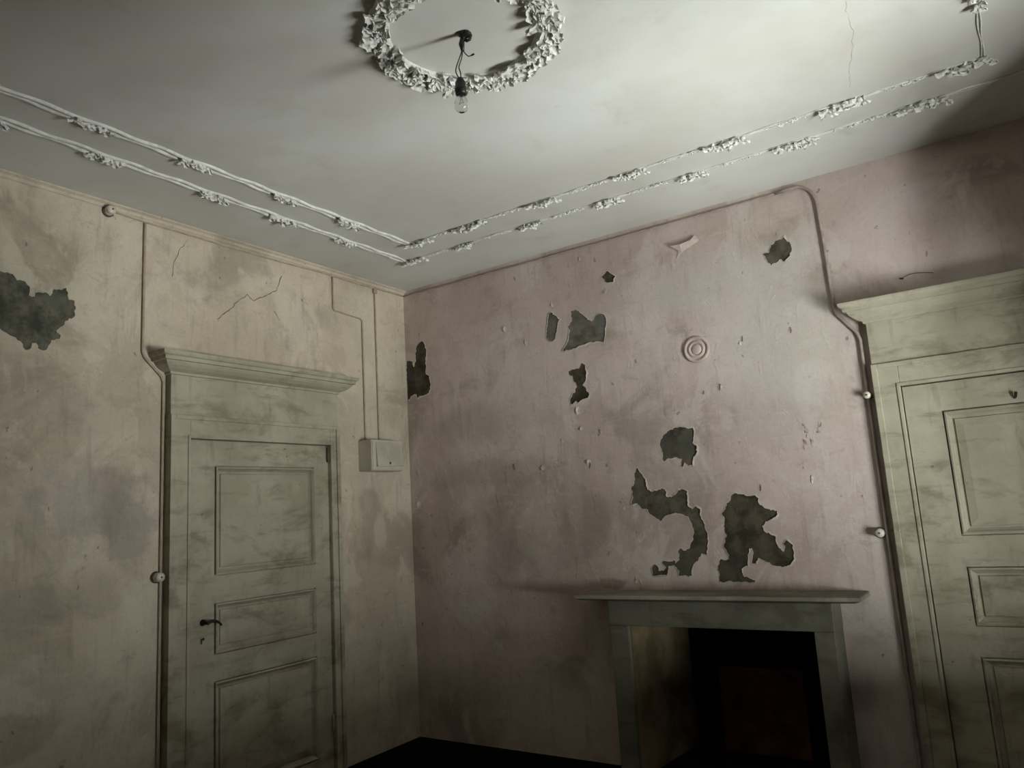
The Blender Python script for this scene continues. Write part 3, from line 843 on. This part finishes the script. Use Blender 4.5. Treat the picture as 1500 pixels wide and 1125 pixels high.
# lever handle and keyhole of the left door
hx, hz = 0.212, 1.018
hm = MB()
Mh = Matrix.Translation((hx, -0.028, hz)) @ Matrix.Rotation(PI / 2, 4, 'X')
hm.lathe([(0.017, 0), (0.017, 0.004), (0.010, 0.007), (0.009, 0.045), (0.011, 0.05), (0.001, 0.052)], 14, Mh)
hm.tube(curve([(hx, -0.072, hz), (hx + 0.03, -0.076, hz + 0.006), (hx + 0.06, -0.074, hz - 0.002), (hx + 0.085, -0.070, hz - 0.022)]), [0.008] * 10 + [0.0065] * 9, 8)
tag(hm.build('lever_handle', M_IRON, leaf_A, True), 'dark iron lever handle')
km = MB()
km.box(hx - 0.016, hx + 0.022, -0.031, -0.028, hz - 0.112, hz - 0.068, 0.001)
km.build('keyhole_plate', M_DOOR, leaf_A)
MB().lathe([(0.0075, 0), (0.0075, 0.003), (0.001, 0.0032)], 10, Matrix.Translation((hx + 0.002, -0.031, hz - 0.084)) @ Matrix.Rotation(PI / 2, 4, 'X')).build('keyhole', M_IRON, leaf_A)
MB().box(hx - 0.012, hx - 0.004, -0.0325, -0.031, hz - 0.108, hz - 0.08).build('keyhole', M_IRON, leaf_A)
for D, zz in ((door_A, 1.93), (door_A, 0.30), (door_B, 1.93), (door_B, 0.30)):
    MB().lathe([(0.001, -0.05), (0.008, -0.046), (0.008, 0.046), (0.001, 0.05)], 10, Matrix.Translation((1.100, -0.040, zz))).build('hinge', M_KNOBBASE if (D is door_A and zz > 1) else M_CASING, D, True)
# nail in the right-hand door
MB().tube([(0.582, -0.026, 1.872), (0.586, -0.045, 1.875), (0.590, -0.055, 1.895)], [0.006, 0.006, 0.007], 7).build('nail', M_IRON, leaf_B)

# ------------------------------------------------------------------ fireplace
fp_ = empty('fireplace', (2.255, -0.1, 0))
tag(fp_, 'grey-green painted fireplace surround with a projecting mantel shelf and dark hearth', 'fireplace')
O = fp_.location
pd = 0.20
PX0, PX1, OX0, OX1, LZ, SZ = 1.645, 2.862, 1.758, 2.765, 0.822, 0.958
MB().box(PX0, OX0, -pd, 0, 0, LZ).build('pilaster', M_MANTEL, fp_, off=O, bevel=0.004)
MB().box(OX1, PX1, -pd, 0, 0, LZ).build('pilaster', M_MANTEL, fp_, off=O, bevel=0.004)
MB().box(PX0 - 0.003, PX1 + 0.002, -pd - 0.003, 0, LZ, SZ).build('lintel', M_MANTEL, fp_, off=O, bevel=0.004)
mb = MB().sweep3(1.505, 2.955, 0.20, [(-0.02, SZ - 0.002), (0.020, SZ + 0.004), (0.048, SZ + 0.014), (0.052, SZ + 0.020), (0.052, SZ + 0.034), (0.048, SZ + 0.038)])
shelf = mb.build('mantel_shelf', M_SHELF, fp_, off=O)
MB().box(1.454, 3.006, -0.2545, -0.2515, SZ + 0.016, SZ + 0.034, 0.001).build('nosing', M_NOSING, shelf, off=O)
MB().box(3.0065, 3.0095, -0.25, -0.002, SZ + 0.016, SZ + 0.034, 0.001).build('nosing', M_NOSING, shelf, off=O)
# firebox: splayed cheeks, back, throat and hearth
FB = 0.50
def quadslab(a, b, c, d_, n_):
    n_ = Vector(n_)
    P = [Vector(q) for q in (a, b, c, d_)]
    return MB().add([p[:] for p in P] + [(p + n_)[:] for p in P], [(0, 1, 2, 3), (7, 6, 5, 4), (0, 4, 5, 1), (1, 5, 6, 2), (2, 6, 7, 3), (3, 7, 4, 0)])
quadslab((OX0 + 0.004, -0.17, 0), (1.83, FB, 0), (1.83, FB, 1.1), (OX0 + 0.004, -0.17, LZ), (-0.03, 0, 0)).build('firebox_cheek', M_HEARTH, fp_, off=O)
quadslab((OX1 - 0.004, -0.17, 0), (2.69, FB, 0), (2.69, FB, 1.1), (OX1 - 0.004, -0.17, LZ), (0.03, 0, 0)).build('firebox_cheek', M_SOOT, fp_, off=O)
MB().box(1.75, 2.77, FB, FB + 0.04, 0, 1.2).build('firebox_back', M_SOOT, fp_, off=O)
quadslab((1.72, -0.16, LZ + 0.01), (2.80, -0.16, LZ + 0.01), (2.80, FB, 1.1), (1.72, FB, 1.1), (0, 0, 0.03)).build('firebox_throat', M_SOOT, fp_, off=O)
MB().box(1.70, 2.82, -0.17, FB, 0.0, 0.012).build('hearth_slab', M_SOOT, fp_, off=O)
mb = MB().box(2.02, 2.52, FB - 0.06, FB - 0.02, 0.012, 0.50, 0.006)
tag(mb.build('fireback', M_RUST, fp_, off=O), 'rust-brown fireback plate')

# ------------------------------------------------------------------ fittings on the walls
# round flue cover
Mc = Matrix.Translation((2.254, 0, 2.362)) @ Matrix.Rotation(PI / 2, 4, 'X')
rc = empty('round_wall_cover', (2.254, 0, 2.362))
tag(rc, 'round pink ringed cover plate on the wall above the fireplace', 'cover plate')
MB().lathe([(0.079, 0), (0.079, 0.009), (0.073, 0.014), (0.064, 0.014), (0.060, 0.007), (0.053, 0.007), (0.050, 0.012), (0.043, 0.015), (0.036, 0.013), (0.033, 0.008), (0.030, 0.008)], 40, Mc).build('rim', M_WALL_B, rc, True, off=rc.location)
MB().lathe([(0.031, 0.006), (0.031, 0.011), (0.026, 0.014), (0.016, 0.0165), (0.001, 0.017)], 28, Mc).build('boss', M_WALL_B, rc, True, off=rc.location)

# electrical box near the corner
bx = empty('fuse_box', (0, -0.36, 1.83))
tag(bx, 'small cream electrical box with a hinged cover beside the door near the corner', 'electrical box')
O = bx.location
MB().box(0, 0.122, -0.516, -0.212, 1.826, 2.036, 0.004).build('housing', M_BOXM, bx, off=O)
MB().box(0.122, 0.128, -0.510, -0.218, 1.832, 2.030, 0.002).build('frame', M_BOXM, bx, off=O)
cv = MB()
cv.add([(0.130, -0.480, 2.020), (0.130, -0.226, 2.024), (0.146, -0.226, 1.858), (0.146, -0.480, 1.852), (0.128, -0.480, 2.020), (0.128, -0.226, 2.024), (0.128, -0.226, 1.858), (0.128, -0.480, 1.852)],
       [(0, 1, 2, 3), (7, 6, 5, 4), (0, 4, 5, 1), (1, 5, 6, 2), (2, 6, 7, 3), (3, 7, 4, 0)])
cvo = cv.build('cover', M_BOXS, bx, off=O, bevel=0.002)
MB().box(0.144, 0.152, -0.366, -0.358, 1.868, 1.884, 0.001).build('latch', M_KNOBBASE, cvo, off=O)

def cable(name, pts, r, mat, label, wobble=0.0, n=8):
    P = [Vector(p) for p in pts]
    out = []
    for i in range(len(P) - 1):
        k_ = max(1, int((P[i + 1] - P[i]).length / 0.05))
        for j in range(k_):
            p = P[i].lerp(P[i + 1], j / k_)
            q = noise.noise_vector(p * 3.0) * wobble
            out.append(p + q)
    out.append(P[-1])
    o = MB().tube(out, r, n).build(name, mat, None, True, off=P[0])
    o.location = P[0]
    return tag(o, label, 'cable')

def knob(loc, axis, label, r=0.026):
    # porcelain wiring knob on a small wooden base
    e = empty('wiring_knob', loc)
    tag(e, label, 'wiring knob', 'porcelain wiring knobs')
    R = Matrix.Rotation(PI / 2, 4, 'Y') if axis == 'A' else Matrix.Rotation(PI / 2, 4, 'X')
    MB().lathe([(r * 1.15, 0), (r * 1.15, 0.008), (r * 1.0, 0.012)], 20, R).build('base', M_KNOBBASE, e, True)
    MB().lathe([(r * 0.85, 0.010), (r * 0.9, 0.018), (r * 0.72, 0.024), (r * 0.70, 0.030), (r * 0.92, 0.036), (r * 0.9, 0.046), (r * 0.6, 0.052), (0.001, 0.054)], 20, R).build('cap', M_PORC, e, True)
    MB().lathe([(0.005, 0.052), (0.005, 0.056), (0.001, 0.057)], 8, R).build('screw', M_KNOBBASE, e)
    return e

c = 0.008
knob((0, -2.262, 3.155), 'A', 'porcelain wiring knob on the beige wall just under the ceiling')
knob((0, -1.965, 1.278), 'A', 'porcelain wiring knob beside the left door frame')
knob((3.128, 0, 1.968), 'B', 'upper porcelain wiring knob beside the right door frame', 0.020)
knob((3.098, 0, 1.279), 'B', 'lower porcelain wiring knob beside the right door frame', 0.024)
cable('electric_cable', [(0.012, -2.25, 3.158), (0.012, -2.07, 3.152), (0.012, -1.5, 3.150), (0.012, -0.72, 3.158), (0.012, -0.01, 3.160)], 0.0055, M_CABLE_A, 'painted cable running along the top of the beige wall', 0.004)
cable('electric_cable', [(c, -2.062, 3.15), (c, -2.062, 2.44), (c, -2.050, 2.41), (c, -1.955, 2.32), (c, -1.943, 2.29), (c, -1.945, 0.0)], 0.0075, M_CABLE_A, 'cable dropping down the beige wall and along the left door frame')
cable('electric_cable', [(c, -0.722, 3.155), (c, -0.722, 2.935), (c, -0.712, 2.920), (c, -0.47, 2.905), (c, -0.452, 2.89), (c, -0.452, 2.037)], 0.0065, M_CABLE_A, 'stepped cable above the fuse box beside the left door')
cable('electric_cable', [(c, -0.318, 3.17), (c, -0.318, 2.037)], 0.0065, M_CABLE_A, 'straight vertical cable into the fuse box nearest the corner')
MB_j = MB().box(0, 0.02, -0.335, -0.30, 3.12, 3.165, 0.004).build('cable_clip', M_CABLE_A)
tag(MB_j, 'small clip where the cable leaves the ceiling near the corner', 'cable clip')
pts = [(0.006, -0.012, 3.160), (1.2, -0.012, 3.162), (2.88, -0.012, 3.166)]
for k in range(1, 8):
    a = PI / 2 * k / 7
    pts.append((2.90 + 0.105 * math.sin(a), -0.012, 3.166 - 0.105 * (1 - math.cos(a)) ))
pts[3:] = [(2.90 + 0.11 * math.sin(PI / 2 * k / 7), -0.012, 3.166 - 0.13 * (1 - math.cos(PI / 2 * k / 7))) for k in range(1, 8)]
pts += [(3.018, -0.012, 2.8), (3.024, -0.012, 2.46), (3.03, -0.012, 2.42), (3.118, -0.012, 2.30), (3.130, -0.012, 2.26), (3.128, -0.012, 0.0)]
# thin run under the ceiling, then the thicker conduit down to the right door
cable('electric_cable', [(0.012, -0.008, 3.160), (1.2, -0.008, 3.160), (2.80, -0.008, 3.163)], 0.0045, M_CABLE_B, 'thin cable running under the ceiling along the pink wall', 0.002)
o = cable('electric_conduit', [(2.80, -0.010, 3.163)] + pts[2:], 0.0095, M_CABLE_B, 'pink conduit bending down the wall to the right door frame')
o['category'] = 'conduit'

# nail with a scrap of wire above the right door
nl = empty('wall_nail', (3.351, 0, 2.543))
tag(nl, 'bent nail with a scrap of wire above the right door', 'nail')
MB().tube([(0, 0.01, 0), (0.006, -0.02, -0.006), (0.016, -0.035, -0.012)], 0.0045, 7).build('shank', M_IRON, nl)
MB().tube(curve([(0.008, -0.022, -0.008), (0.05, -0.012, 0.008), (0.10, -0.006, 0.006), (0.15, -0.004, -0.006)]), 0.0018, 6).build('wire', M_WIRE, nl)
